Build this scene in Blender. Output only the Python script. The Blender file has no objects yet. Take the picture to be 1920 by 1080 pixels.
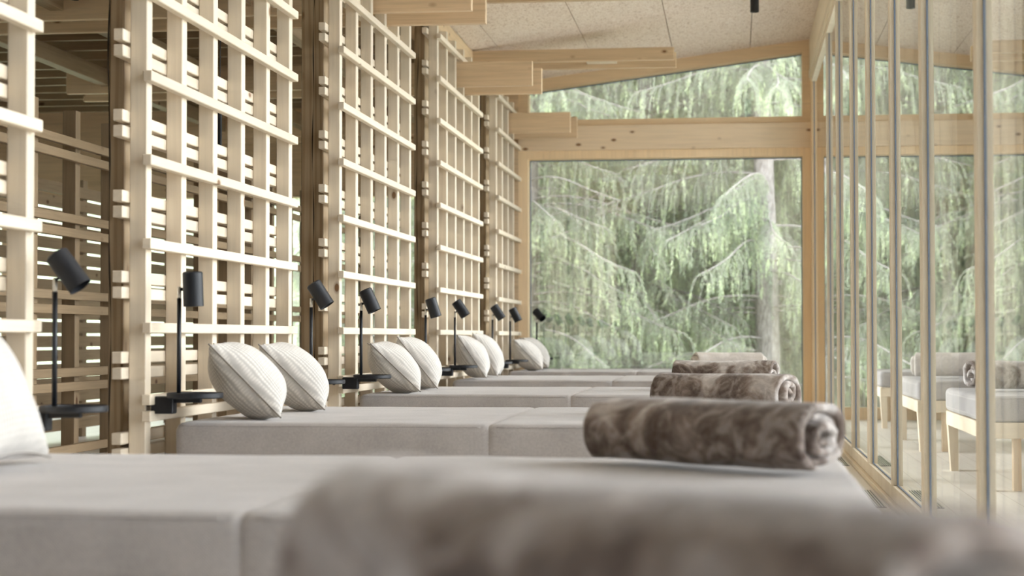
import bpy, bmesh, math, random
import numpy as np
from mathutils import Vector, Matrix, Euler, noise
R = math.radians
C = bpy.context.scene
COL = C.collection
rnd = random.Random(7)

# ------------------------------------------------------------------ helpers
class MB:
    """collects shapes for ONE mesh object"""
    def __init__(s): s.v = []; s.f = []; s.sm = False
    def add(s, vs, fs):
        o = len(s.v); s.v += [tuple(v) for v in vs]; s.f += [tuple(i + o for i in f) for f in fs]; return s
    def box(s, x0, x1, y0, y1, z0, z1, b=0.0):
        if b <= 0:
            vs = [(x0,y0,z0),(x1,y0,z0),(x1,y1,z0),(x0,y1,z0),(x0,y0,z1),(x1,y0,z1),(x1,y1,z1),(x0,y1,z1)]
            return s.add(vs, [(0,3,2,1),(4,5,6,7),(0,1,5,4),(1,2,6,5),(2,3,7,6),(3,0,4,7)])
        bm = bmesh.new(); bmesh.ops.create_cube(bm, size=1)
        for v in bm.verts:
            v.co = Vector(((x0+x1)/2 + v.co.x*(x1-x0), (y0+y1)/2 + v.co.y*(y1-y0), (z0+z1)/2 + v.co.z*(z1-z0)))
        bmesh.ops.bevel(bm, geom=bm.edges[:], offset=b, segments=1, affect='EDGES')
        bm.verts.index_update()
        s.add([v.co[:] for v in bm.verts], [[v.index for v in f.verts] for f in bm.faces]); bm.free(); return s
    def prism(s, poly, axis, a, b):
        """poly in the two other axes (cyclic order), extruded along axis from a to b"""
        n = len(poly)
        def P(p, t):
            if axis == 'x': return (t, p[0], p[1])
            if axis == 'y': return (p[0], t, p[1])
            return (p[0], p[1], t)
        vs = [P(p, a) for p in poly] + [P(p, b) for p in poly]
        fs = [tuple(range(n)), tuple(range(2*n-1, n-1, -1))] + [(i, i+n, (i+1) % n + n, (i+1) % n) for i in range(n)]
        return s.add(vs, fs)
    def tube(s, pts, rads, n=12, cap=True):
        pts = [Vector(p) for p in pts]
        if not isinstance(rads, (list, tuple)): rads = [rads]*len(pts)
        o = []; 
        for i, p in enumerate(pts):
            d = (pts[min(i+1, len(pts)-1)] - pts[max(i-1, 0)]).normalized()
            a = d.orthogonal().normalized() if abs(d.z) < .99 else Vector((1,0,0))
            if i and abs(d.z) < .99: a = (a0 - d*a0.dot(d)).normalized()
            a0 = a; b = d.cross(a)
            o += [p + (a*math.cos(2*math.pi*k/n) + b*math.sin(2*math.pi*k/n))*rads[i] for k in range(n)]
        fs = [(i*n+k, i*n+(k+1) % n, (i+1)*n+(k+1) % n, (i+1)*n+k) for i in range(len(pts)-1) for k in range(n)]
        if cap: fs += [tuple(range(n-1, -1, -1)), tuple((len(pts)-1)*n+k for k in range(n))]
        return s.add(o, fs)
    def lathe(s, prof, n=32, M=None):
        M = M or Matrix(); vs = []
        for r, z in prof:
            vs += [M @ Vector((r*math.cos(2*math.pi*k/n), r*math.sin(2*math.pi*k/n), z)) for k in range(n)]
        fs = [(i*n+k, i*n+(k+1) % n, (i+1)*n+(k+1) % n, (i+1)*n+k) for i in range(len(prof)-1) for k in range(n)]
        return s.add(vs, fs)
    def build(s, name, mat, parent=None, smooth=False, mats=None):
        me = bpy.data.meshes.new(name); me.from_pydata(s.v, [], s.f); me.update()
        bm = bmesh.new(); bm.from_mesh(me); bmesh.ops.recalc_face_normals(bm, faces=bm.faces[:]); bm.to_mesh(me); bm.free()
        me.materials.append(mat)
        if smooth:
            for p in me.polygons: p.use_smooth = True
        o = bpy.data.objects.new(name, me); COL.objects.link(o)
        if parent is not None: o.parent = parent
        return o

def tag(o, label=None, cat=None, group=None, kind=None):
    if label: o['label'] = label
    if cat: o['category'] = cat
    if group: o['group'] = group
    if kind: o['kind'] = kind
    return o
def empty(name, loc=(0,0,0), rz=0):
    o = bpy.data.objects.new(name, None); COL.objects.link(o); o.location = loc; o.rotation_euler = (0,0,rz)
    o.empty_display_size = .1; return o
def copy_tree(o, parent=None):
    c = o.copy(); COL.objects.link(c)
    if parent is not None: c.parent = parent
    for ch in list(o.children): copy_tree(ch, c)
    return c
def smooth_by_angle(o, deg=35):
    for p in o.data.polygons: p.use_smooth = True
    try: o.data.set_sharp_from_angle(angle=R(deg))
    except Exception: pass

# ------------------------------------------------------------------ materials
def nt(name):
    m = bpy.data.materials.new(name); m.use_nodes = True; t = m.node_tree
    for n in list(t.nodes): t.nodes.remove(n)
    o = t.nodes.new('ShaderNodeOutputMaterial'); b = t.nodes.new('ShaderNodeBsdfPrincipled')
    t.links.new(b.outputs[0], o.inputs[0]); return m, t, b, o
def N(t, typ, **kw):
    n = t.nodes.new(typ)
    for k, v in kw.items():
        if k in n.inputs: n.inputs[k].default_value = v
        else: setattr(n, k, v)
    return n
def ramp(t, src, stops):
    r = t.nodes.new('ShaderNodeValToRGB'); e = r.color_ramp.elements
    while len(e) < len(stops): e.new(.5)
    for i, (p, c) in enumerate(stops): e[i].position = p; e[i].color = (c[0], c[1], c[2], 1)
    t.links.new(src, r.inputs[0]); return r.outputs[0]
def mix(t, fac, a, b, mode='MIX'):
    m = t.nodes.new('ShaderNodeMix'); m.data_type = 'RGBA'; m.blend_type = mode
    for s, v in ((m.inputs[0], fac), (m.inputs[6], a), (m.inputs[7], b)):
        if hasattr(v, 'links'): t.links.new(v, s)
        elif isinstance(v, (int, float)): s.default_value = v
        else: s.default_value = (v[0], v[1], v[2], 1)
    return m.outputs[2]
def bump(t, b, h, strength, dist):
    n = N(t, 'ShaderNodeBump', Strength=strength, Distance=dist)
    t.links.new(h, n.inputs['Height']); t.links.new(n.outputs[0], b.inputs['Normal'])

def wood(name, col, axis='z', dark=.78, knots=.5, rough=.55, seed=0, crack=False, grain=1.0):
    m, t, b, o = nt(name)
    tc = t.nodes.new('ShaderNodeTexCoord'); oi = t.nodes.new('ShaderNodeObjectInfo')
    off = N(t, 'ShaderNodeVectorMath', operation='ADD')
    sc = N(t, 'ShaderNodeMath', operation='MULTIPLY'); sc.inputs[1].default_value = 37.0
    t.links.new(oi.outputs['Random'], sc.inputs[0]); t.links.new(tc.outputs['Object'], off.inputs[0]); t.links.new(sc.outputs[0], off.inputs[1])
    def mp(across, along):
        k = N(t, 'ShaderNodeMapping')
        s = [across]*3; s['xyz'.index(axis)] = along
        k.inputs['Scale'].default_value = s; k.inputs['Location'].default_value = (seed, seed*.7, seed*.3)
        t.links.new(off.outputs[0], k.inputs[0]); return k.outputs[0]
    n1 = N(t, 'ShaderNodeTexNoise', Scale=1.0, Detail=5.0, Roughness=.6, Distortion=.6); t.links.new(mp(38*grain, 1.6*grain), n1.inputs[0])
    n2 = N(t, 'ShaderNodeTexNoise', Scale=1.0, Detail=3.0); t.links.new(mp(5, .7), n2.inputs[0])
    c0 = tuple(c*dark for c in col); c1 = tuple(min(1, c*1.06) for c in col)
    g = ramp(t, n1.outputs[0], [(.3, c0), (.55, col), (.75, c1)])
    g = mix(t, .35, g, ramp(t, n2.outputs[0], [(.3, (col[0]*.8, col[1]*.74, col[2]*.66)), (.7, c1)]))
    if knots:
        vo = N(t, 'ShaderNodeTexVoronoi', Scale=1.0, Randomness=1.0); t.links.new(mp(7.5, 4.2), vo.inputs[0])
        k = ramp(t, vo.outputs['Distance'], [(.085, (1,1,1)), (.11, (.45,.45,.45)), (.18, (0,0,0))])
        wn = N(t, 'ShaderNodeTexWhiteNoise'); t.links.new(vo.outputs['Position'], wn.inputs['Vector'])
        gt = N(t, 'ShaderNodeMath', operation='LESS_THAN'); gt.inputs[1].default_value = knots; t.links.new(wn.outputs['Value'], gt.inputs[0])
        mu = N(t, 'ShaderNodeMath', operation='MULTIPLY'); t.links.new(k, mu.inputs[0]); t.links.new(gt.outputs[0], mu.inputs[1])
        g = mix(t, mu.outputs[0], g, (col[0]*.30, col[1]*.19, col[2]*.12))
    if crack:
        wv = N(t, 'ShaderNodeTexWave', Scale=1.0, Distortion=9.0, Detail=2.0); wv.bands_direction = 'X'
        wv.inputs['Detail Scale'].default_value = .7
        t.links.new(mp(9, .5), wv.inputs[0])
        g = mix(t, .45, g, ramp(t, wv.outputs[0], [(.1, (col[0]*.55, col[1]*.45, col[2]*.33)), (.6, col)]))
    hs = N(t, 'ShaderNodeHueSaturation'); t.links.new(g, hs.inputs['Color'])
    mr = N(t, 'ShaderNodeMapRange'); mr.inputs[3].default_value = .9; mr.inputs[4].default_value = 1.06
    t.links.new(oi.outputs['Random'], mr.inputs[0]); t.links.new(mr.outputs[0], hs.inputs['Value'])
    t.links.new(hs.outputs[0], b.inputs['Base Color']); b.inputs['Roughness'].default_value = rough
    b.inputs['Specular IOR Level'].default_value = .3
    bump(t, b, n1.outputs[0], .12, .002); return m

PALE = (.78, .69, .56)
WARM = (.74, .565, .375)
LARCH = (.91, .71, .47)
OLD = (.36, .27, .17)
M = {}
for a in 'xyz':
    M['pale_'+a] = wood('pale_spruce_'+a, PALE, a, .88, .22)
    M['warm_'+a] = wood('warm_spruce_'+a, WARM, a, .74, .55)
    M['frame_'+a] = wood('window_frame_spruce_'+a, LARCH, a, .88, 0)
    M['sash_'+a] = wood('sash_spruce_'+a, (.88, .79, .64), a, .9, 0)
    M['old_'+a] = wood('rough_spruce_'+a, OLD, a, .6, .6, crack=True)
    M['back_'+a] = wood('back_room_spruce_'+a, (.34, .25, .155), a, .65, .5)  # spruce darkened in colour to stand in for the dimness of the back room
    M['leg_'+a] = wood('bed_frame_ash_'+a, (.80, .69, .53), a, .9, .1)
M['beam_x'] = wood('knotty_beam_spruce', (.86, .70, .51), 'x', .84, .8)

def plain(name, col, rough=.5, metal=0., bmp=None):
    m, t, b, o = nt(name)
    b.inputs['Base Color'].default_value = (*col, 1); b.inputs['Roughness'].default_value = rough; b.inputs['Metallic'].default_value = metal
    if bmp:
        tc = t.nodes.new('ShaderNodeTexCoord'); n = N(t, 'ShaderNodeTexNoise', Scale=bmp[0], Detail=3.0); t.links.new(tc.outputs['Object'], n.inputs[0])
        bump(t, b, n.outputs[0], bmp[1], bmp[2])
    return m
M['black'] = plain('black_powder_coat', (.007, .009, .014), .5, 0, (900, .15, .0005))
M['chrome'] = plain('brushed_steel', (.75, .74, .7), .28, 1.)
M['seal'] = plain('blue_grey_gasket', (.16, .21, .30), .5)
M['grille'] = plain('dark_floor_grille', (.10, .10, .11), .5, .4)

def fabric(name, col, cell, rough=.9, strength=.5, dist=.001, twill=True, var=.12, band='X'):
    m, t, b, o = nt(name)
    tc = t.nodes.new('ShaderNodeTexCoord')
    w1 = N(t, 'ShaderNodeTexWave', Scale=cell, Distortion=.6, Detail=1.0); w1.bands_direction = 'DIAGONAL'
    w2 = N(t, 'ShaderNodeTexWave', Scale=cell*.9, Distortion=1.2, Detail=1.0); w2.bands_direction = band
    w3 = N(t, 'ShaderNodeTexWave', Scale=cell*.9, Distortion=1.2, Detail=1.0); w3.bands_direction = 'Z'
    ns = N(t, 'ShaderNodeTexNoise', Scale=cell*1.3, Detail=2.0); nb = N(t, 'ShaderNodeTexNoise', Scale=6.0, Detail=4.0)
    for n in (w1, w2, w3, ns, nb): t.links.new(tc.outputs['Object'], n.inputs[0])
    wv = mix(t, .5, w2.outputs[0], w3.outputs[0], 'MULTIPLY')
    wv = mix(t, .5, wv, w1.outputs[0]) if twill else wv
    wv = mix(t, .35, wv, ns.outputs[0])
    c0 = tuple(c*(1-var*2.4) for c in col); c1 = tuple(min(1, c*(1+var)) for c in col)
    g = ramp(t, wv, [(.15, c0), (.75, c1)])
    g = mix(t, .22, g, ramp(t, nb.outputs[0], [(.3, c0), (.7, c1)]))
    t.links.new(g, b.inputs['Base Color']); b.inputs['Roughness'].default_value = rough
    b.inputs['Specular IOR Level'].default_value = .15; b.inputs['Sheen Weight'].default_value = .25
    bump(t, b, wv, strength, dist); return m
M['mattress'] = fabric('grey_taupe_upholstery', (.47, .438, .425), 95, var=.2)
M['pillow'] = fabric('oatmeal_waffle_weave', (.68, .65, .61), 28, strength=.6, dist=.0015, twill=False, var=.14, band='Y')
M['piping'] = fabric('pillow_seam', (.33, .30, .27), 60, var=.1)

def fur(name='taupe_faux_fur', lift=0.):
    m, t, b, o = nt(name)
    tc = t.nodes.new('ShaderNodeTexCoord'); oi = t.nodes.new('ShaderNodeObjectInfo')
    ad = N(t, 'ShaderNodeVectorMath', operation='ADD'); sc = N(t, 'ShaderNodeMath', operation='MULTIPLY'); sc.inputs[1].default_value = 11.
    t.links.new(oi.outputs['Random'], sc.inputs[0]); t.links.new(tc.outputs['Object'], ad.inputs[0]); t.links.new(sc.outputs[0], ad.inputs[1])
    n1 = N(t, 'ShaderNodeTexNoise', Scale=3.6, Detail=4.0, Roughness=.5, Distortion=1.8)
    n2 = N(t, 'ShaderNodeTexNoise', Scale=10.0, Detail=3.0, Roughness=.5, Distortion=2.6)
    n3 = N(t, 'ShaderNodeTexNoise', Scale=300.0, Detail=2.0)
    n4 = N(t, 'ShaderNodeTexNoise', Scale=55.0, Detail=4.0, Distortion=1.0)
    for n in (n1, n2, n3, n4): t.links.new(ad.outputs[0], n.inputs[0])
    g = ramp(t, n1.outputs[0], [(.41, (.095, .064, .050)), (.49, (.20, .150, .125)), (.55, (.37, .31, .275)), (.62, (.70, .66, .64))])
    g = mix(t, .34, g, ramp(t, n2.outputs[0], [(.36, (.07, .045, .036)), (.5, (.27, .215, .18)), (.62, (.66, .61, .58))]))
    g = mix(t, .10, g, ramp(t, n4.outputs[0], [(.35, (.05, .04, .035)), (.65, (.6, .56, .53))]))
    if lift: g = mix(t, lift, g, (.80, .74, .68))
    t.links.new(g, b.inputs['Base Color']); b.inputs['Roughness'].default_value = .7; b.inputs['Specular IOR Level'].default_value = .2
    b.inputs['Sheen Weight'].default_value = .35; b.inputs['Sheen Roughness'].default_value = .35
    s = mix(t, .4, n4.outputs[0], n3.outputs[0]); bump(t, b, s, .6, .006); return m
M['fur'] = fur()
M['fur_pale'] = fur('pale_faux_fur', .62)

def glass_mat():
    m = bpy.data.materials.new('window_glass'); m.use_nodes = True; t = m.node_tree
    for n in list(t.nodes): t.nodes.remove(n)
    o = t.nodes.new('ShaderNodeOutputMaterial'); tr = t.nodes.new('ShaderNodeBsdfTransparent'); gl = t.nodes.new('ShaderNodeBsdfGlossy')
    tr.inputs[0].default_value = (.95, .97, .96, 1); gl.inputs['Roughness'].default_value = 0.0; gl.inputs[0].default_value = (.97, .98, .97, 1)
    fr = N(t, 'ShaderNodeFresnel', IOR=1.52)       # insulated glazing: four surfaces -> R = 4F/(1+3F)
    a = N(t, 'ShaderNodeMath', operation='MULTIPLY'); a.inputs[1].default_value = 4.0
    c = N(t, 'ShaderNodeMath', operation='MULTIPLY_ADD'); c.inputs[1].default_value = 3.0; c.inputs[2].default_value = 1.0
    d = N(t, 'ShaderNodeMath', operation='DIVIDE')
    t.links.new(fr.outputs[0], a.inputs[0]); t.links.new(fr.outputs[0], c.inputs[0]); t.links.new(a.outputs[0], d.inputs[0]); t.links.new(c.outputs[0], d.inputs[1])
    mx = t.nodes.new('ShaderNodeMixShader'); t.links.new(d.outputs[0], mx.inputs[0]); t.links.new(tr.outputs[0], mx.inputs[1]); t.links.new(gl.outputs[0], mx.inputs[2])
    t.links.new(mx.outputs[0], o.inputs[0]); return m
M['glass'] = glass_mat()

def ceiling_mat():
    m, t, b, o = nt('wood_wool_board')
    tc = t.nodes.new('ShaderNodeTexCoord'); mp = N(t, 'ShaderNodeMapping'); mp.inputs['Scale'].default_value = (1, .45, 1); t.links.new(tc.outputs['Object'], mp.inputs[0])
    n1 = N(t, 'ShaderNodeTexNoise', Scale=42., Detail=5., Roughness=.75, Distortion=1.6); n2 = N(t, 'ShaderNodeTexNoise', Scale=2.2, Detail=3.)
    t.links.new(mp.outputs[0], n1.inputs[0]); t.links.new(mp.outputs[0], n2.inputs[0])
    g = ramp(t, n1.outputs[0], [(.36, (.44, .315, .23)), (.46, (.87, .735, .63)), (.60, (.97, .88, .80))])
    g = mix(t, .2, g, ramp(t, n2.outputs[0], [(.3, (.52, .42, .31)), (.7, (.78, .68, .55))]))
    t.links.new(g, b.inputs['Base Color']); b.inputs['Roughness'].default_value = .9; b.inputs['Specular IOR Level'].default_value = .1
    bump(t, b, n1.outputs[0], .7, .006); return m
M['ceiling'] = ceiling_mat()

def floor_mat():
    m, t, b, o = nt('pale_oak_planks')
    tc = t.nodes.new('ShaderNodeTexCoord'); mp = N(t, 'ShaderNodeMapping'); mp.inputs['Rotation'].default_value = (0, 0, R(90)); t.links.new(tc.outputs['Object'], mp.inputs[0])
    br = N(t, 'ShaderNodeTexBrick', Scale=1.0); br.offset = .37
    br.inputs['Brick Width'].default_value = 2.2; br.inputs['Row Height'].default_value = .19; br.inputs['Mortar Size'].default_value = .0018
    br.inputs['Color1'].default_value = (.90, .86, .80, 1); br.inputs['Color2'].default_value = (.84, .79, .73, 1); br.inputs['Mortar'].default_value = (.42, .36, .3, 1)
    t.links.new(mp.outputs[0], br.inputs[0])
    mp2 = N(t, 'ShaderNodeMapping'); mp2.inputs['Scale'].default_value = (22, 1.3, 1); t.links.new(tc.outputs['Object'], mp2.inputs[0])
    n = N(t, 'ShaderNodeTexNoise', Scale=1.0, Detail=5., Distortion=.9); t.links.new(mp2.outputs[0], n.inputs[0])
    g = mix(t, .3, br.outputs[0], ramp(t, n.outputs[0], [(.3, (.72, .65, .57)), (.6, (.92, .88, .83))]))
    t.links.new(g, b.inputs['Base Color']); b.inputs['Roughness'].default_value = .38; b.inputs['Specular IOR Level'].default_value = .5
    return m
M['floor'] = floor_mat()

def grass_mat():
    m, t, b, o = nt('meadow_ground')
    tc = t.nodes.new('ShaderNodeTexCoord'); n = N(t, 'ShaderNodeTexNoise', Scale=1.5, Detail=8., Roughness=.7); t.links.new(tc.outputs['Object'], n.inputs[0])
    t.links.new(ramp(t, n.outputs[0], [(.35, (.26, .31, .20)), (.65, (.50, .56, .38))]), b.inputs['Base Color']); b.inputs['Roughness'].default_value = .95; return m
M['grass'] = grass_mat()
def bark_mat():
    m, t, b, o = nt('grey_spruce_bark')
    tc = t.nodes.new('ShaderNodeTexCoord'); mp = N(t, 'ShaderNodeMapping'); mp.inputs['Scale'].default_value = (1, 1, .35); t.links.new(tc.outputs['Object'], mp.inputs[0])
    n = N(t, 'ShaderNodeTexNoise', Scale=28., Detail=6., Roughness=.7); t.links.new(mp.outputs[0], n.inputs[0])
    t.links.new(ramp(t, n.outputs[0], [(.35, (.16, .145, .14)), (.65, (.40, .37, .365))]), b.inputs['Base Color']); b.inputs['Roughness'].default_value = .95
    bump(t, b, n.outputs[0], .6, .02); return m
M['bark'] = bark_mat()
def leaf_mat(name, ca, cb):
    m = bpy.data.materials.new(name); m.use_nodes = True; t = m.node_tree
    for n in list(t.nodes): t.nodes.remove(n)
    o = t.nodes.new('ShaderNodeOutputMaterial'); d = t.nodes.new('ShaderNodeBsdfDiffuse'); tr = t.nodes.new('ShaderNodeBsdfTranslucent')
    tc = t.nodes.new('ShaderNodeTexCoord'); n = N(t, 'ShaderNodeTexNoise', Scale=1.6, Detail=4.); t.links.new(tc.outputs['Object'], n.inputs[0])
    c = ramp(t, n.outputs[0], [(.36, ca), (.62, cb)])
    t.links.new(c, d.inputs[0]); t.links.new(c, tr.inputs[0])
    mx = t.nodes.new('ShaderNodeMixShader'); mx.inputs[0].default_value = .45
    t.links.new(d.outputs[0], mx.inputs[1]); t.links.new(tr.outputs[0], mx.inputs[2]); t.links.new(mx.outputs[0], o.inputs[0]); return m
M['needle'] = leaf_mat('spruce_needles', (.32, .375, .29), (.50, .56, .43))
M['tip'] = leaf_mat('fresh_spruce_tips', (.56, .66, .42), (.70, .78, .54))

# ------------------------------------------------------------------ dimensions (metres)
P = 3.4           # spacing of the daybeds
GX = .81          # glass plane of the window wall
WY = 18.6         # end wall
Y0 = -3.2         # wall behind the viewpoint
def ceil_z(x): return 3.925 + .13*(min(x, .9) - .8)

# ------------------------------------------------------------------ room shell
tag(MB().box(-9.2, 1.05, Y0, WY+.25, -.25, 0).build('floor', M['floor']), kind='structure')
# sloped ceiling, in boards with fine open joints
cb = MB()
xs = [-2.62, -2.17, -1.39, -.61, .17, .95]; ys = [Y0 + i*2.4 for i in range(10)]
g = .0035
for i in range(len(xs)-1):
    for y in ys:
        y1 = min(y+2.4, WY+.1)
        if y1 - y < .1: continue
        a, b = xs[i]+g, xs[i+1]-g
        cb.add([(a,y+g,ceil_z(a)),(b,y+g,ceil_z(b)),(b,y1-g,ceil_z(b)),(a,y1-g,ceil_z(a)),
                (a,y+g,ceil_z(a)+.03),(b,y+g,ceil_z(b)+.03),(b,y1-g,ceil_z(b)+.03),(a,y1-g,ceil_z(a)+.03)],
               [(0,3,2,1),(4,5,6,7),(0,1,5,4),(1,2,6,5),(2,3,7,6),(3,0,4,7)])
tag(cb.build('ceiling', M['ceiling']), kind='structure')
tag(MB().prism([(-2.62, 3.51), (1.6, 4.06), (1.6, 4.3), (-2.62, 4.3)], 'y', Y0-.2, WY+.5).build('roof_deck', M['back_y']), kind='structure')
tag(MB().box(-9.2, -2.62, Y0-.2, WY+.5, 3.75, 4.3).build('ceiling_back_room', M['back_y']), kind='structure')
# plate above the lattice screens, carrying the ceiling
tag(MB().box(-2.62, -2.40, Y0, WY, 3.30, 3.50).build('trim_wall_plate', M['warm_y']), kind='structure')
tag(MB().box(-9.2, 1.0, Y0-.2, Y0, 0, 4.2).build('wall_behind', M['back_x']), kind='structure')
# end wall: solid part left of the big window
tag(MB().box(-3.0, -2.25, WY, WY+.25, 0, 4.2).box(-9.2, -3.0, WY, WY+.25, 2.35, 4.2).box(-9.2, -3.0, WY, WY+.25, 0, .15).build('wall_end', M['warm_x']), kind='structure')
w = tag(empty('window_21', (0, WY+.12, 0)), kind='structure')
f = MB()
for k in range(6): f.box(-9.15+k*1.2, -9.05+k*1.2, -.05, .05, .15, 2.35)
f.build('frame', M['frame_z'], w); MB().box(-9.15, -3.0, -.01, .01, .15, 2.35).build('pane', M['glass'], w)

def win_top(x): return 3.79 + .127*(x - .714)
# lower end window
w1 = tag(empty('window_1', (0, WY, 0)), kind='structure')
fr = MB(); yA, yB = 0, .22
fr.box(-2.25, -2.15, yA, yB, 0, 2.80); fr.box(.702, .80, yA-.0, yB, 0, 2.80)
fr.box(-2.15, .702, yA, yB, 2.715, 2.80); fr.box(-2.15, .702, yA, yB, 0, .12)
fr.build('frame', M['frame_z'], w1)
MB().box(-2.15, .702, .16, .19, .12, 2.715).build('pane', M['glass'], w1)
MB().box(-2.145, -2.135, .15, .158, .12, 2.71).box(.69, .70, .15, .158, .12, 2.71).box(-2.14, .69, .15, .158, 2.703, 2.713).build('gasket', M['seal'], w1)
tag(MB().box(-2.25, .80, WY-.03, WY+.2, 2.80, 3.06, .004).build('trim_transom_beam', M['beam_x']), kind='structure')
# upper slanted end window
w2 = tag(empty('window_2', (0, WY, 0)), kind='structure')
fr = MB()
fr.box(-2.15, .702, yA, yB, 3.06, 3.125)
fr.prism([(-2.25, 3.06), (-2.15, 3.06), (-2.15, 3.56), (-2.25, 3.55)], 'y', yA, yB)
fr.prism([(.702, 3.06), (.80, 3.06), (.80, 3.93), (.702, 3.91)], 'y', yA, yB)
fr.prism([(-2.15, win_top(-2.15)), (.702, win_top(.702)), (.702, ceil_z(.702)+.03), (-2.15, ceil_z(-2.15)+.03)], 'y', yA, yB)
fr.build('frame', M['frame_x'], w2)
MB().prism([(-2.15, 3.125), (.702, 3.125), (.702, win_top(.702)), (-2.15, win_top(-2.15))], 'y', .16, .19).build('pane', M['glass'], w2)
MB().prism([(-2.15, win_top(-2.15)-.012), (.702, win_top(.702)-.012), (.702, win_top(.702)-.002), (-2.15, win_top(-2.15)-.002)], 'y', .15, .158).build('gasket', M['seal'], w2)

# right-hand glazed wall: a run of sashes
GT = 3.49
muls = [-.5, 1.1, 2.7, 4.3, 5.935, 7.656, 9.175, 10.776, 12.288, 13.943, 15.405, 18.31]
fx = GX - .026        # room face of the sashes
for i in range(len(muls)-1):
    a, b = muls[i], muls[i+1]
    wa = .11 if i % 2 else .08         # width of the sash stile at the near end of the bay
    w = tag(empty('window_%d' % (i+3), (GX, a, 0)), kind='structure')
    L = b - a
    f = MB()
    f.box(-.026, .05, .0, wa*.5-.003, .03, GT, .002); f.box(-.026, .05, wa*.5+.003, wa, .03, GT, .002)
    f.box(-.026, .05, wa, L, .03, .10, .002); f.box(-.026, .05, wa, L, GT-.05, GT, .002)
    f.build('frame', M['sash_z'], w)
    MB().box(0, .024, wa, L, .10, GT-.05).build('pane', M['glass'], w)
    MB().box(-.004, .0, L-.012, L-.0005, .10, GT-.05).box(-.004, 0, wa, L, .10, .105).build('gasket', M['seal'], w)
tag(MB().box(fx-.02, GX+.12, Y0, WY, 0, .028, .003).build('trim_sill', M['sash_y']), kind='structure')
tag(MB().box(fx-.008, GX+.12, Y0, WY, GT+.004, 3.96, .002).build('trim_header', M['sash_y']), kind='structure')
tag(MB().box(fx-.016, GX+.12, Y0, WY, GT+.03, GT+.10, .002).build('trim_header_rail', M['sash_y']), kind='structure')
tag(MB().box(fx, GX+.12, 18.31, WY, .028, GT, .002).build('trim_corner_post', M['frame_z']), kind='structure')

tag(MB().box(fx, GX+.12, Y0, -.505, .028, GT+.02).build('wall_right', M['back_z']), kind='structure')  # unseen solid wall, added to cut daylight coming from behind the viewpoint
# floor grilles along the glass
def grille(y, lab):
    o = empty('floor_grille', (.67, y, 0)); tag(o, lab, 'grille', 'floor vents along the glass wall')
    MB().box(-.075, .075, 0, 1.0, .0005, .003).build('tray', M['grille'], o)
    s = MB()
    for k in range(11): s.box(-.072+k*.0138, -.072+k*.0138+.006, .004, .996, .003, .007)
    s.build('bars', M['chrome'], o)
for y, l in ((5.7, 'slotted metal floor vent at the foot of the second made-up daybed, beside the glass'),
             (9.05, 'slotted metal floor vent by the glass wall in the gap before the third daybed'),
             (11.95, 'slotted metal floor vent by the glass wall, farthest one seen mirrored in the panes')):
    grille(y, l)

# ------------------------------------------------------------------ lattice screens
ORD = {1: 'cropped at the left edge of the picture', 2: 'largest whole one, behind the bed with the upright lamp',
       3: 'second whole one from the left', 4: 'third whole one, partly below the stepped beam end', 5: 'farthest one, next to the end window'}
def make_lattice():
    r = empty('lattice_screen')
    for k in range(6):
        y = -.14 + k*.445
        MB().box(-2.32, -2.253, y, y+.064, 0, 3.27, .003).build('post', M['pale_z'], r)
    for z in [.567, .630] + [.906+.3233*k for k in range(8)]:
        f = MB()
        if 2.91 < z < 3.125: f.box(-2.2525, -2.217, -.19, .86, z-.040, z, .003).box(-2.2525, -2.217, 1.33, 2.13, z-.040, z, .003)
        else: f.box(-2.2525, -2.217, -.19, 2.13, z-.040, z, .003)
        f.build('front_rail', M['pale_y'], r)
    for k in range(-2, 9):
        z = .742 + .31*k
        for dz in (-.053, .008):
            f = MB()
            if 2.862 < z+dz < 3.11: f.box(-2.36, -2.3205, -.22, .86, z+dz, z+dz+.045, .003).box(-2.36, -2.3205, 1.33, 2.16, z+dz, z+dz+.045, .003)
            else: f.box(-2.36, -2.3205, -.22, 2.16, z+dz, z+dz+.045, .003)
            f.build('back_rail', M['pale_y'], r)
    return r
proto = make_lattice()
for n in range(1, 6):
    o = proto if n == 1 else copy_tree(proto)
    o.location = (0, n*P, 0)
    tag(o, 'pale wooden lattice screen, ' + ORD[n], 'lattice screen', 'lattice screens behind the daybeds')
# zero-numbered screen beside the viewpoint is out of the frame

# columns behind the screens and the beams they carry
for n in range(1, 6):
    where = {1: 'left of the cropped lattice screen', 2: 'behind the near post of the largest whole lattice screen', 3: 'with a long crack, between the first and second whole lattice screens',
             4: 'between the second and third whole lattice screens', 5: 'between the third whole lattice screen and the farthest one'}[n]
    c = empty('timber_column', (0, n*P, 0)); tag(c, 'rough brown timber column ' + where, 'column', 'columns behind the lattice screens')
    MB().box({2: -2.42, 3: -2.49}.get(n, -2.44), -2.3605, -.10, .24, 0, 3.30, .006).build('shaft', M['old_z'], c)
    ck = MB(); pts = [(-2.415 + .006*math.sin(z*2.3) + .003*math.sin(z*9), -.1005, z) for z in [i*.05 for i in range(2, 64)]]
    vs = []; fs = []
    for i, p in enumerate(pts):
        wdt = .0022 + .0016*math.sin(i*.7)
        vs += [(p[0]-wdt, p[1], p[2]), (p[0]+wdt, p[1], p[2]), (p[0], p[1]+.01, p[2])]
    for i in range(len(pts)-1):
        j = i*3; fs += [(j, j+1, j+4, j+3), (j+1, j+2, j+5, j+4), (j+2, j, j+3, j+5)]
    ck.add(vs, fs).build('drying_crack', plain('crack_shadow_wood', (.03, .02, .012), .9) if n == 1 else bpy.data.materials['crack_shadow_wood'], c)
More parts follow.
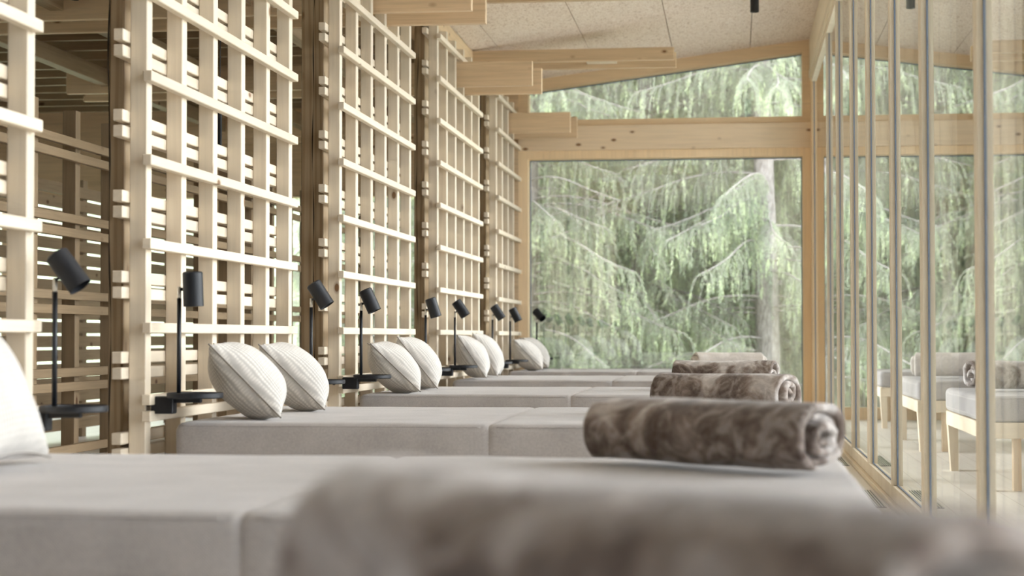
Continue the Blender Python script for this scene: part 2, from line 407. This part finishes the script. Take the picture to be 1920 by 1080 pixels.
BL = {2: 'above the largest whole lattice screen', 3: 'cut off by the top edge, over the second whole lattice screen', 4: 'stepping out over the third whole lattice screen', 5: 'over the farthest lattice screen'}
BZ = {2: (2.905,), 3: (2.905,), 4: (2.907,), 5: (2.91,)}
for n in range(2, 6):
    b = empty('twin_beam', (0, n*P, 0)); tag(b, 'short twin-plank timber beam with stepped end ' + BL[n], 'beam', 'lower twin beams over the lattice screens')
    MB().box(-5.6, -1.635, .865, .925, BZ[n][0], BZ[n][0]+.205, .004).build('front_plank', M['warm_x'], b)
    MB().box(-5.6, -1.60, 1.265, 1.325, BZ[n][0]-.012, BZ[n][0]+.205, .004).build('back_plank', M['warm_x'], b)
for n, lab in ((2, 'long high twin-plank beam near the viewpoint, under the ceiling'), (3, 'long high twin-plank beam showing only its underside at the top edge of the picture'), (4, 'long high twin-plank beam with spacer block, in front of the upper end window')):
    b = empty('roof_beam', (0, n*P+2.72, 0)); tag(b, lab, 'beam', 'high twin beams under the ceiling')
    MB().box(-2.60, -.54, 0, .06, 3.385, 3.50, .004).build('front_plank', M['warm_x'], b)
    MB().box(-2.60, -.53, .30, .36, 3.36, 3.50, .004).build('back_plank', M['warm_x'], b)
    MB().box(-1.36, -1.08, .06, .30, 3.40, 3.49, .002).build('spacer_block', M['pale_y'], b)
    
# ------------------------------------------------------------------ room behind the screens
def back_lattice(x, y0, y1, dp, dz, lab, pw=.08, z1=3.0, pair=True, hgt=.05):
    r = empty('inner_lattice_screen', (x, 0, 0)); tag(r, lab, 'lattice screen', 'lattice walls of the room behind')
    y = y0
    while y < y1:
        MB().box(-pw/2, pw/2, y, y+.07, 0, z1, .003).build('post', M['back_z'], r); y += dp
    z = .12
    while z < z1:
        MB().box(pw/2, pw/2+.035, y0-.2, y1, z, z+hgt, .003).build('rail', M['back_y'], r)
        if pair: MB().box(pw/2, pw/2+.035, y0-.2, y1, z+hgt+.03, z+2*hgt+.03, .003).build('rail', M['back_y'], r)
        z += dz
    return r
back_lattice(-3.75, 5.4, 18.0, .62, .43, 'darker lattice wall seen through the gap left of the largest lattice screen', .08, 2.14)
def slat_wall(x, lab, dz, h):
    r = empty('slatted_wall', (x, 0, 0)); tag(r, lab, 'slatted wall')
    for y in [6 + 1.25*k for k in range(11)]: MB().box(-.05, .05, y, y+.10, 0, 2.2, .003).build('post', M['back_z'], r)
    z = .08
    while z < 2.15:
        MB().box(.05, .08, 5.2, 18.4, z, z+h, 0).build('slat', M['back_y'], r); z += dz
slat_wall(-5.6, 'wall of narrow horizontal slats deep behind the lattice, daylight glinting between them', .115, .092)
tag(MB().box(-9.2, -9.0, Y0, WY, 0, .9).box(-9.2, -9.0, Y0, WY, 2.3, 3.75).build('wall_left', M['back_y']), kind='structure')
w = tag(empty('window_20', (-9.1, 0, 0)), kind='structure')
f = MB()
for k in range(12): f.box(-.05, .05, Y0 + k*1.95, Y0 + k*1.95+.08, .3, 2.75)
f.build('frame', M['frame_z'], w); MB().box(-.01, .01, Y0, WY, .3, 2.75).build('pane', M['glass'], w)
# joists of the back room: countable, each its own thing
jp = None
for k in range(26):
    y = 5.6 + k*.46
    if jp is None:
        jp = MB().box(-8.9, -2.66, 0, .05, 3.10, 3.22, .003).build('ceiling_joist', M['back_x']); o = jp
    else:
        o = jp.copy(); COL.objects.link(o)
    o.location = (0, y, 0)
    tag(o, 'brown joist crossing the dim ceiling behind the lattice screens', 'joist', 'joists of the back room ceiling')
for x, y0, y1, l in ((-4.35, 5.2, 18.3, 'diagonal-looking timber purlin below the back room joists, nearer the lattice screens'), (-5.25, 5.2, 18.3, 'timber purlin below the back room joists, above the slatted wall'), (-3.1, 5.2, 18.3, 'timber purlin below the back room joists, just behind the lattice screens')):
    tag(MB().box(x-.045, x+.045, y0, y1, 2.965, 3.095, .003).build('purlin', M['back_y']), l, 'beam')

# pendants
def pendant(x, y, z, L, r, top, lab, name='pendant_light'):
    o = empty(name, (x, y, z)); tag(o, lab, 'light')
    MB().lathe([(0, .02), (r*.8, .02), (r*.8, 0), (r, 0), (r, L), (0, L)], 28).build('lamp_shade', M['black'], o, True)
    smooth_by_angle(o.children[0])
    if top > z+L: MB().tube([(0, 0, L-.01), (0, 0, top-z)], .004, 8).build('cord', M['black'], o)
pendant(.175, 14.9, 3.545, .285, .036, 3.85, 'black cylindrical ceiling spot hanging in front of the upper end window')
pendant(-2.75, 7.2, 2.27, .75, .016, 3.1, 'long black tubular pendant hanging behind the cropped lattice screen')
pendant(-3.3, 11.2, 2.06, .30, .014, 3.1, 'thin black tubular pendant seen through the largest whole lattice screen')

# ------------------------------------------------------------------ daybeds
def rbox(mb, x0, x1, y0, y1, z0, z1, r, step=.03, fn=None):
    def ax(a, b):
        L = [a, a+r*.25, a+r*.55, a+r]; n = max(1, int((b-a-2*r)/step)); L += [a+r+(b-a-2*r)*i/n for i in range(1, n)]
        return L + [b-r, b-r*.55, b-r*.25, b]
    X, Y, Z = ax(x0, x1), ax(y0, y1), ax(z0, z1)
    idx = {}; vs = []; fs = []
    def V(i, j, k):
        if (i, j, k) not in idx:
            p = Vector((X[i], Y[j], Z[k])); q = Vector((min(max(p.x, x0+r), x1-r), min(max(p.y, y0+r), y1-r), min(max(p.z, z0+r), z1-r)))
            d = p - q
            if d.length > 1e-9: p = q + d.normalized()*r
            if fn: p = fn(p)
            idx[(i, j, k)] = len(vs); vs.append(p)
        return idx[(i, j, k)]
    nx, ny, nz = len(X)-1, len(Y)-1, len(Z)-1
    for i in range(nx):
        for j in range(ny):
            fs.append((V(i,j,0), V(i,j+1,0), V(i+1,j+1,0), V(i+1,j,0))); fs.append((V(i,j,nz), V(i+1,j,nz), V(i+1,j+1,nz), V(i,j+1,nz)))
    for i in range(nx):
        for k in range(nz):
            fs.append((V(i,0,k), V(i+1,0,k), V(i+1,0,k+1), V(i,0,k+1))); fs.append((V(i,ny,k), V(i,ny,k+1), V(i+1,ny,k+1), V(i+1,ny,k)))
    for j in range(ny):
        for k in range(nz):
            fs.append((V(0,j,k), V(0,j,k+1), V(0,j+1,k+1), V(0,j+1,k))); fs.append((V(nx,j,k), V(nx,j+1,k), V(nx,j+1,k+1), V(nx,j,k+1)))
    mb.add(vs, fs)
    return mb
BT = .524
def puff(p):
    q = p.copy()
    q.z += .004*noise.noise(p*3.1)
    e = noise.noise(Vector((p.x*14, p.y*14, p.z*8)))*.0016
    q.y += e; q.x += e*.5
    return q
def make_bed():
    r = empty('daybed')
    f = MB(); f.box(-2.13, .285, -.135, -.105, .29, .378, .004); f.box(-2.13, .285, 1.435, 1.465, .29, .378, .004)
    f.box(.255, .285, -.105, 1.435, .29, .378, .004); f.box(-2.13, -2.10, -.105, 1.435, .29, .378, .004)
    f.box(-2.10, .255, -.105, 1.435, .355, .377)
    f.build('bed_frame', M['leg_x'], r)
    for sx in (0, 1):
        for sy in (0, 1):
            xo = .283 if sx else -2.128; xi = xo - .062 if sx else xo + .062
            xb = xo - .018 if sx else xo + .018
            y0 = -.133 if sy == 0 else 1.373
            lo, hi = min(xo, xi), max(xo, xi); blo, bhi = min(xb, xi), max(xb, xi)
            MB().add([(blo,y0,0),(bhi,y0,0),(bhi,y0+.09,0),(blo,y0+.09,0),(lo,y0,.30),(hi,y0,.30),(hi,y0+.09,.30),(lo,y0+.09,.30)],
                     [(0,3,2,1),(4,5,6,7),(0,1,5,4),(1,2,6,5),(2,3,7,6),(3,0,4,7)]).build('leg', M['leg_z'], r)
    for y0 in (-.10, 1.36):
        MB().box(.06, .102, y0, y0+.07, 0, .30, .002).build('inner_leg', M['warm_z'], r)
    rbox(MB(), -2.14, -.906, -.14, 1.47, .378, BT, .036, .06, puff).build('head_cushion', M['mattress'], r, True)
    rbox(MB(), -.934, .29, -.14, 1.47, .378, BT, .036, .06, puff).build('foot_cushion', M['mattress'], r, True)
    p = MB()
    for xa, xb_ in ((-2.112, -.952), (-.89, .262)):
        pts = [(xa+(xb_-xa)*i/60, -.1335+.0012*math.sin(i*1.9), BT-.014+.0012*math.sin(i*2.7)) for i in range(61)]
        p.tube(pts, .0022, 6)
    p.build('seam_piping', M['mattress'], r, True)
    return r
BEDL = {0: 'nearest grey upholstered daybed under the blurred rolled blanket at the bottom edge', 1: 'second nearest grey upholstered daybed, carrying the large blanket roll',
        2: 'grey upholstered daybed with two cushions at the foot of the largest whole lattice screen', 3: 'grey upholstered daybed at the second whole lattice screen',
        4: 'grey upholstered daybed at the third whole lattice screen, fifth back', 5: 'farthest grey upholstered daybed, directly before the end window'}
bed = make_bed()
for n in range(6):
    o = bed if n == 0 else copy_tree(bed)
    o.location = (0, n*P, 0); tag(o, BEDL[n], 'daybed', 'row of daybeds')

# ------------------------------------------------------------------ pillows
def pillow_mesh(seed, S=.40, T=.12):
    rr = random.Random(seed); n = 40; vs = []; fs = []; o = Vector((rr.random()*9, rr.random()*9, 0))
    def pt(i, j, side):
        u = -1+2*i/n; v = -1+2*j/n
        edge = max(0, (1-u**2))**.5 * max(0, (1-v**2))**.5
        th = T*(edge**1.05)*(1+.10*noise.noise(Vector((u*1.5, v*1.5, side))+o))
        pin = 1 - .10*(1-abs(u)**2.5); pin2 = 1 - .10*(1-abs(v)**2.5)
        y = u*S/2*(1-.12*abs(u)*(1-abs(v)**2.5)); z = v*S/2*(1-.12*abs(v)*(1-abs(u)**2.5))
        wr = .006*noise.noise(Vector((u*5, v*5, side*3))+o)*edge**.3*(abs(u*v))**.5
        return (side*(th)+wr, y, z - .01*(1-v)*edge)
    m = n+1
    for side in (1, -1):
        for j in range(m):
            for i in range(m): vs.append(pt(i, j, side))
    for s in range(2):
        b = s*m*m
        for j in range(n):
            for i in range(n):
                q = (b+j*m+i, b+j*m+i+1, b+(j+1)*m+i+1, b+(j+1)*m+i); fs.append(q if s == 0 else q[::-1])
    mb = MB().add(vs, fs)
    rim = [(i, 0) for i in range(n)] + [(n, j) for j in range(n)] + [(n-i, n) for i in range(n)] + [(0, n-j) for j in range(n)]
    pts = [pt(i, j, 0) for i, j in rim]; pts.append(pts[0])
    return mb, MB().tube(pts, .0035, 6, False)
def pillow(x, y, tilt, rz, lab, seed, S=.40, T=.12):
    a, b = pillow_mesh(seed, S, T)
    t = R(tilt)
    o = a.build('pillow', M['pillow'], None, True)
    bm = bmesh.new(); bm.from_mesh(o.data); bmesh.ops.remove_doubles(bm, verts=bm.verts[:], dist=1e-5); bmesh.ops.recalc_face_normals(bm, faces=bm.faces[:]); bm.to_mesh(o.data); bm.free()
    b.build('seam', M['piping'], o, True)
    o.rotation_euler = Euler((0, -t, R(rz)), 'XYZ')
    o.location = (x - math.sin(t)*S/2, y, BT + .012 + math.cos(t)*S/2)
    tag(o, lab, 'cushion', 'oatmeal cushions on the daybeds')
PL = [(1, -1.76, 4.22, 36, 4, 'pale textured cushion cropped by the left edge of the picture', .54, .13),
      (2, -1.805, 6.98, 44, 14, 'oatmeal cushion right beside the upright black lamp, partly behind its tray'),
      (2, -1.80, 7.74, 45, 12, 'oatmeal cushion standing behind the one beside the upright black lamp'),
      (3, -1.84, 10.30, 46, 14, 'cushion behind the black tray of the second whole lattice screen, nearer of its pair'),
      (3, -1.84, 10.98, 38, 10, 'cushion at the second whole lattice screen, farther of its pair'),
      (4, -1.92, 13.72, 34, 10, 'cushion at the third whole lattice screen, nearer of its pair'),
      (4, -1.90, 14.38, 30, 4, 'cushion at the third whole lattice screen, farther of its pair'),
      (5, -1.86, 17.15, 44, 12, 'cushion at the farthest lattice screen, nearer of its pair'),
      (5, -1.88, 17.9, 40, 12, 'cushion against the end window side, farthest of all cushions')]
for i, p in enumerate(PL): pillow(p[1], p[2], p[3], p[4], p[5], 11+i, *(p[6:] if len(p) > 6 else ()))

# ------------------------------------------------------------------ clamp lamps with trays
def make_lamp():
    r = empty('reading_lamp')
    MB().box(-2.214, -2.125, -.026, .026, .555, .622, .004).box(-2.27, -2.214, -.018, .018, .583, .598, .002).box(-2.16, -2.02, -.012, .012, .597, .617, .003).build('clamp', M['black'], r)
    MB().tube([(-2.214, 0, .590), (-2.262, 0, .590)], .007, 10).tube([(-2.262, 0, .590), (-2.272, 0, .590)], .014, 12).build('clamp_screw', M['black'], r.children[0], False)
    t = MB().lathe([(0, .615), (.104, .615), (.108, .619), (.108, .634), (.104, .637), (.101, .634), (.100, .624), (0, .624)], 48, Matrix.Translation((-2.045, 0, 0))).build('tray', M['black'], r)
    smooth_by_angle(t)
    MB().tube([(-2.11, 0, .62), (-2.11, 0, 1.0)], .0085, 14).build('pole', M['black'], r, True)
    MB().tube([(-2.11, 0, .995), (-2.11, 0, 1.045)], .0075, 14).build('joint', M['chrome'], r, True)['label'] = 'bare metal joint'
    Mx = Matrix.Translation((.055, 0, 0))
    s = MB().lathe([(0, .066), (.034, .066), (.039, .061), (.039, -.068), (.036, -.068), (.036, .03), (.012, .035), (0, .035)], 36, Mx)
    s.tube([(0, 0, 0), (.02, 0, 0)], .006, 10)
    s = s.build('lamp_shade', M['black'], r); smooth_by_angle(s)
    s.location = (-2.11, 0, 1.035)
    return r
lp = make_lamp()
LAMPS = [(5.5, -.052, 38, -.004, 'black clamp-on reading lamp with tray left of the largest whole lattice screen, shade tilted'),
         (6.69, -.02, 2, -.0, 'black clamp-on reading lamp with upright shade, at the largest whole lattice screen'),
         (8.8, -.006, 33, 0, 'black reading lamp in front of the cracked column, tray hidden by a cushion'),
         (9.97, .003, 25, 0, 'black clamp-on reading lamp at the near side of the second whole lattice screen'),
         (12.1, .004, 18, 0, 'black reading lamp between the second and third whole lattice screens'),
         (13.4, .003, 34, 0, 'black clamp-on reading lamp on the near side of the third whole lattice screen'),
         (15.38, .022, 33, 0, 'black reading lamp between the third whole lattice screen and the farthest'),
         (16.72, .008, 27, 0, 'black clamp-on reading lamp on the farthest lattice screen'),
         (18.42, .072, 52, 0, 'black reading lamp standing out against the end window, farthest of all')]
for i, (y, dx, tilt, dz, lab) in enumerate(LAMPS):
    o = lp if i == 0 else copy_tree(lp)
    o.location = (dx, y, dz); tag(o, lab, 'lamp', 'clamp-on reading lamps')
    for ch in o.children:
        if ch.name.startswith('lamp_shade'): ch.rotation_euler = (0, R(-tilt), R(-40) if i == 8 else 0)

# ------------------------------------------------------------------ rolled blankets
def roll(cx, cy, ang, L, W, H, seed, lab, turns=3.3, flat=0.):
    rr = random.Random(seed); off = Vector((rr.random()*20, rr.random()*20, rr.random()*20))
    n = 260; th0 = .25*math.pi; T = turns*2*math.pi
    pitch = 1.0/(turns+.25)
    cen = []
    for i in range(n+1):
        a = th0 + (T-th0)*i/n
        rad = pitch*(a/(2*math.pi)) + .10
        cen.append((a, rad))
    rmax = cen[-1][1]
    prof = []; k = 10; half = L/2                     # closed loop along the axis, rounded selvedges
    NA = 44; ts = pitch*.5*.93
    for q in range(NA+1): prof.append((-half+L*q/NA, 1))
    for q in range(1, k): a = math.pi*q/k; prof.append((half + ts*H*.45*math.sin(a), math.cos(a)))
    for q in range(NA+1): prof.append((half-L*q/NA, -1))
    for q in range(1, k): a = math.pi*q/k; prof.append((-half - ts*H*.45*math.sin(a), -math.cos(a)))
    m = len(prof); vs = []
    end = -.62*math.pi
    for i, (a, rad) in enumerate(cen):
        aa = a - T + end                               # outer flap ends low at the back
        for (ax, s) in prof:
            tt = ts*(1 if i < n-3 else (.9, .7, .45, .2)[i-(n-3)])*(1 if i > 2 else .4+.3*i)
            rd = (rad + s*tt)/(rmax+ts)
            w = noise.noise(Vector((math.cos(aa)*1.6+ax*3, math.sin(aa)*1.6, rad*4))+off)*.045
            w += noise.noise(Vector((ax*9, aa*2.2, rad*9))+off)*.022*(1 if i > n*.6 else .6)
            rd *= (1 + w)
            c, sn = math.cos(aa), math.sin(aa)
            ex = .82
            u = rd*W/2*math.copysign(abs(c)**ex, c); v = rd*H/2*math.copysign(abs(sn)**ex, sn)
            tel = .016*math.sin(rad*9+seed)*(1 if ax > 0 else -1)*min(1, abs(ax)/half)**4
            v += .006*noise.noise(Vector((ax*4, 0, 0))+off)
            vs.append((ax + tel + .006*noise.noise(Vector((aa*2, rad*5, 1))+off), u, max(v, -H/2+.001) + H/2))
    fs = []
    for i in range(n):
        for j in range(m):
            fs.append((i*m+j, i*m+(j+1) % m, (i+1)*m+(j+1) % m, (i+1)*m+j))
    fs.append(tuple(range(m))); fs.append(tuple(n*m+j for j in range(m-1, -1, -1)))
    o = MB().add(vs, fs).build('rolled_blanket', M['fur_pale' if seed == 21 else 'fur'], None, True)
    o.location = (cx, cy, BT+.001); o.rotation_euler = (0, 0, R(ang))
    tag(o, lab, 'blanket', 'rolled faux fur blankets')
    return o
roll(-.07, 1.25, -44, .60, .24, .235, 3, 'very blurred brown faux fur blanket roll, nearest, along the bottom edge', 3.1)
roll(-.05, 4.45, -37, .62, .25, .180, 5, 'large rolled brown faux fur blanket with its spiral end showing, on the second nearest bed', 3.2)
roll(-.045, 7.50, -30, .60, .215, .185, 8, 'sharp rolled faux fur blanket just behind the large one, ending in a grey spiral', 2.8)
roll(-.06, 10.95, -15, .58, .21, .19, 13, 'mottled grey-brown blanket roll, fourth back, between the sharp one and the palest', 3.0)
roll(-.05, 14.25, 14, .54, .21, .215, 21, 'palest rolled blanket, farthest of the stack seen before the end window', 3.0)

# ------------------------------------------------------------------ outdoors
tag(MB().box(-60, 60, -40, 90, -.6, -.3).build('lawn', M['grass']), kind='structure')
tag(MB().box(1.06, 14, -12, 19, -.35, -.04).build('terrace', plain('pale_stone_paving', (.42, .42, .40), .8, 0, (9, .3, .01))), kind='structure')  # second box: paved slab added outside the glass to bounce daylight indoors

def blades(pos, dirs, ln, wd, rng):
    """triangles from base pos along dirs"""
    n = len(pos)
    side = np.cross(dirs, rng.normal(size=(n, 3))); side /= np.linalg.norm(side, axis=1)[:, None]+1e-9
    a = pos - side*wd[:, None]*.5; b = pos + side*wd[:, None]*.5; c = pos + dirs*ln[:, None]
    return np.stack([a, b, c], 1).reshape(-1, 3)
def mesh_tris(name, V, matidx, mats):
    me = bpy.data.meshes.new(name); nt_ = len(V)//3
    me.vertices.add(len(V)); me.vertices.foreach_set('co', V.astype(np.float32).ravel())
    me.loops.add(len(V)); me.loops.foreach_set('vertex_index', np.arange(len(V), dtype=np.int32))
    me.polygons.add(nt_); me.polygons.foreach_set('loop_start', np.arange(0, len(V), 3, dtype=np.int32)); me.polygons.foreach_set('loop_total', np.full(nt_, 3, dtype=np.int32))
    for mm in mats: me.materials.append(mm)
    me.polygons.foreach_set('material_index', matidx.astype(np.int32)); me.update(calc_edges=True); me.validate(); return me
def make_tree(seed, Ht=9.5, tr=.17, nb=150, reach=2.6):
    rng = np.random.default_rng(seed); rr = random.Random(seed)
    root = empty('spruce_tree')
    pts = [(0.05*math.sin(z*.7+seed), .05*math.cos(z*.5), z) for z in np.linspace(-.4, Ht, 24)]
    MB().tube(pts, [tr*(1-.8*i/23)+.02 for i in range(24)], 14).build('trunk', M['bark'], root, True)
    br = MB(); Pn = []; Dn = []; Ln = []; Wn = []; Mi = []
    for b in range(nb):
        z = .4 + (Ht-1.0)*rr.random(); az = rr.random()*2*math.pi; ln = reach*(1-.45*z/Ht)*rr.uniform(.55, 1.1)
        dead = z < 3.8 and rr.random() < .12
        bp = []; K = 14
        for i in range(K+1):
            s = i/K; d = ln*s
            h = z + .16*d - .30*d*d/ln*1.5 + .30*ln*max(0, s-.6)**2*2
            wob = .10*math.sin(s*5+b)*s*ln*.4
            bp.append(Vector((math.cos(az)*d - math.sin(az)*wob, math.sin(az)*d + math.cos(az)*wob, h)))
        br.tube(bp, [.015*(1-.75*i/K)+.002 for i in range(K+1)], 6)
        ntw = int(ln*(9 if dead else 30))
        for q in range(ntw):
            s = rr.uniform(.12, 1); i = min(K-1, int(s*K)); p = bp[i].lerp(bp[i+1], s*K-i)
            side = rr.choice((-1, 1)); out = Vector((-math.sin(az)*side, math.cos(az)*side, 0))*rr.uniform(.2, 1) + Vector((math.cos(az), math.sin(az), 0))*.5
            tl = rr.uniform(.3, .95)*(1-.3*s)
            tw = [p]; v = (out.normalized()*.9 + Vector((0, 0, -.1))).normalized()
            m = max(4, int(tl/.06))
            for k in range(m):
                v = (v + Vector((rr.uniform(-.12, .12), rr.uniform(-.12, .12), -.42))).normalized(); tw.append(tw[-1] + v*.06)
            if dead:
                br.tube(tw, .0025, 4, False); continue
            br.tube(tw[:m:2] if m > 4 else tw, .0028, 3, False)
            A = np.array([t[:] for t in tw]); seg = A[1:]-A[:-1]
            nn = int(len(seg)*6); u = rng.random(nn)*len(seg); ii = u.astype(int)
            pos = A[ii] + seg[ii]*(u-ii)[:, None]; d = seg[ii]/np.linalg.norm(seg[ii], axis=1)[:, None]
            jit = rng.normal(size=(nn, 3)); jit /= np.linalg.norm(jit, axis=1)[:, None]
            dd = d*.75 + jit*.65; dd /= np.linalg.norm(dd, axis=1)[:, None]
            tipw = (u/len(seg)) > .62
            fresh = rr.random() < .5
            Pn.append(pos); Dn.append(dd); Ln.append(rng.uniform(.03, .065, nn)*(1+.2*tipw)); Wn.append(rng.uniform(.005, .010, nn)); Mi.append((tipw & fresh).astype(int))
    br.build('branches', M['bark'], root)
    V = blades(np.concatenate(Pn), np.concatenate(Dn), np.concatenate(Ln), np.concatenate(Wn), rng)
    me = mesh_tris('foliage', V, np.concatenate(Mi), [M['needle'], M['tip']])
    o = bpy.data.objects.new('foliage', me); COL.objects.link(o); o.parent = root
    return root
hv = []; hf = []; nxh, nyh = 60, 24
for j in range(nyh+1):
    for i in range(nxh+1):
        x = -60 + 120*i/nxh; y = 42 + 60*j/nyh
        hv.append((x, y, -.8 + (y-42)*.55 + 1.2*noise.noise(Vector((x*.08, y*.08, 0)))))
for j in range(nyh):
    for i in range(nxh): a = j*(nxh+1)+i; hf.append((a, a+1, a+nxh+2, a+nxh+1))
tag(MB().add(hv, hf).build('hillside', M['grass'], None, True), kind='structure')
TP = [make_tree(1), make_tree(2), make_tree(5, 9.0, .14, 160, 2.9)]
TREES = [(0, .42, 25.0, 20, 1.0, 'tall spruce with thick trunk seen right of centre in the end window'),
         (1, -1.35, 26.2, 140, 1.0, 'spruce with grey trunk standing left of centre in the end window'),
         (2, -2.9, 25.2, 70, 1.0, 'spruce with pale trunk at the left side of the end window'),
         (1, 2.7, 26.5, 250, 1.0, 'spruce beyond the corner of the glass wall, to the right'),
         (2, 1.4, 29.0, 200, 1.05, 'spruce one row back, behind the right part of the end window'),
         (0, -.7, 30.0, 300, 1.05, 'spruce one row back in the middle of the end window'),
         (1, -3.4, 29.5, 10, 1.05, 'spruce one row back at the left of the end window'),
         (0, -5.4, 27.5, 110, 1.0, 'spruce seen only in the mirrored view, left of the others'),
         (2, 4.9, 28.0, 30, 1.0, 'spruce far right behind the glass wall'),
         (1, .5, 34.0, 60, 1.15, 'spruce in the third row, behind the thick trunk'),
         (2, -2.2, 34.5, 160, 1.15, 'spruce in the third row, behind the grey trunk'),
         (0, 3.3, 33.0, 210, 1.15, 'spruce in the third row at the right'),
         (1, -5.4, 33.0, 290, 1.15, 'spruce in the third row at the left'),
         (2, 6.6, 33.0, 330, 1.15, 'spruce in the third row, rightmost of all'),
         (2, -3.6, 40.5, 95, 1.3, 'spruce deepest in the wood, left of centre'),
         (1, 5.6, 41, 15, 1.3, 'spruce deepest in the wood, far right'),
         (0, -7.6, 38, 215, 1.25, 'spruce deepest in the wood, far left'),
         (0, -1.0, 38.5, 45, 1.3, 'spruce deepest in the wood, behind all the others'),
         (1, 2.2, 38.5, 135, 1.3, 'spruce deepest in the wood, right of centre')]
seen = set()
for k, x, y, rz, s, lab in TREES:
    if k in seen: o = copy_tree(TP[k])
    else: o = TP[k]; seen.add(k)
    o.location = (x, y, -.3); o.rotation_euler = (0, 0, R(rz)); o.scale = (s, s, s)
    tag(o, lab, 'tree', 'spruces beyond the end window')

# ------------------------------------------------------------------ light, camera
w = bpy.data.worlds.new('overcast_sky'); C.world = w; w.use_nodes = True; t = w.node_tree
bg = t.nodes['Background']
tc = t.nodes.new('ShaderNodeTexCoord'); sp = t.nodes.new('ShaderNodeSeparateXYZ'); t.links.new(tc.outputs['Generated'], sp.inputs[0])
cr = t.nodes.new('ShaderNodeValToRGB'); cr.color_ramp.elements[0].position = .0; cr.color_ramp.elements[0].color = (.86, .88, .98, 1)
cr.color_ramp.elements[1].position = .8; cr.color_ramp.elements[1].color = (.98, .965, 1.0, 1)
t.links.new(sp.outputs[2], cr.inputs[0]); t.links.new(cr.outputs[0], bg.inputs[0]); bg.inputs[1].default_value = 3.2

sl = bpy.data.lights.new('veiled_sun', 'SUN'); sl.energy = 2.2; sl.angle = R(50); sl.color = (1, .98, .96)
so = bpy.data.objects.new('veiled_sun', sl); COL.objects.link(so)
so.rotation_euler = Vector((1, .45, .50)).to_track_quat('Z', 'Y').to_euler()
cam = bpy.data.cameras.new('camera'); co = bpy.data.objects.new('camera', cam); COL.objects.link(co); C.camera = co
f = 3349.15; yaw, pitch, rollang, Hc = .124, .0274, -.0009, .85
cam.sensor_width = 36; cam.lens = f/1920*36; cam.clip_start = .05; cam.clip_end = 300
fw = Vector((-math.sin(yaw)*math.cos(pitch), math.cos(yaw)*math.cos(pitch), math.sin(pitch)))
r0 = Vector((math.cos(yaw), math.sin(yaw), 0)); u0 = r0.cross(fw)
r2 = r0*math.cos(rollang) + u0*math.sin(rollang); u2 = -r0*math.sin(rollang) + u0*math.cos(rollang)
mt = Matrix((r2, u2, -fw)).transposed().to_4x4(); mt.translation = (0, 0, Hc); co.matrix_world = mt
cam.dof.use_dof = True; cam.dof.focus_distance = 9.3; cam.dof.aperture_fstop = 62.8/1000/.020
C.view_settings.view_transform = 'Standard'; C.view_settings.look = 'None'; C.view_settings.gamma = 1; C.view_settings.use_curve_mapping = False
C.view_settings.exposure = 1.32
try:
    C.cycles.max_bounces = 10; C.cycles.diffuse_bounces = 5; C.cycles.transparent_max_bounces = 16
except Exception: pass
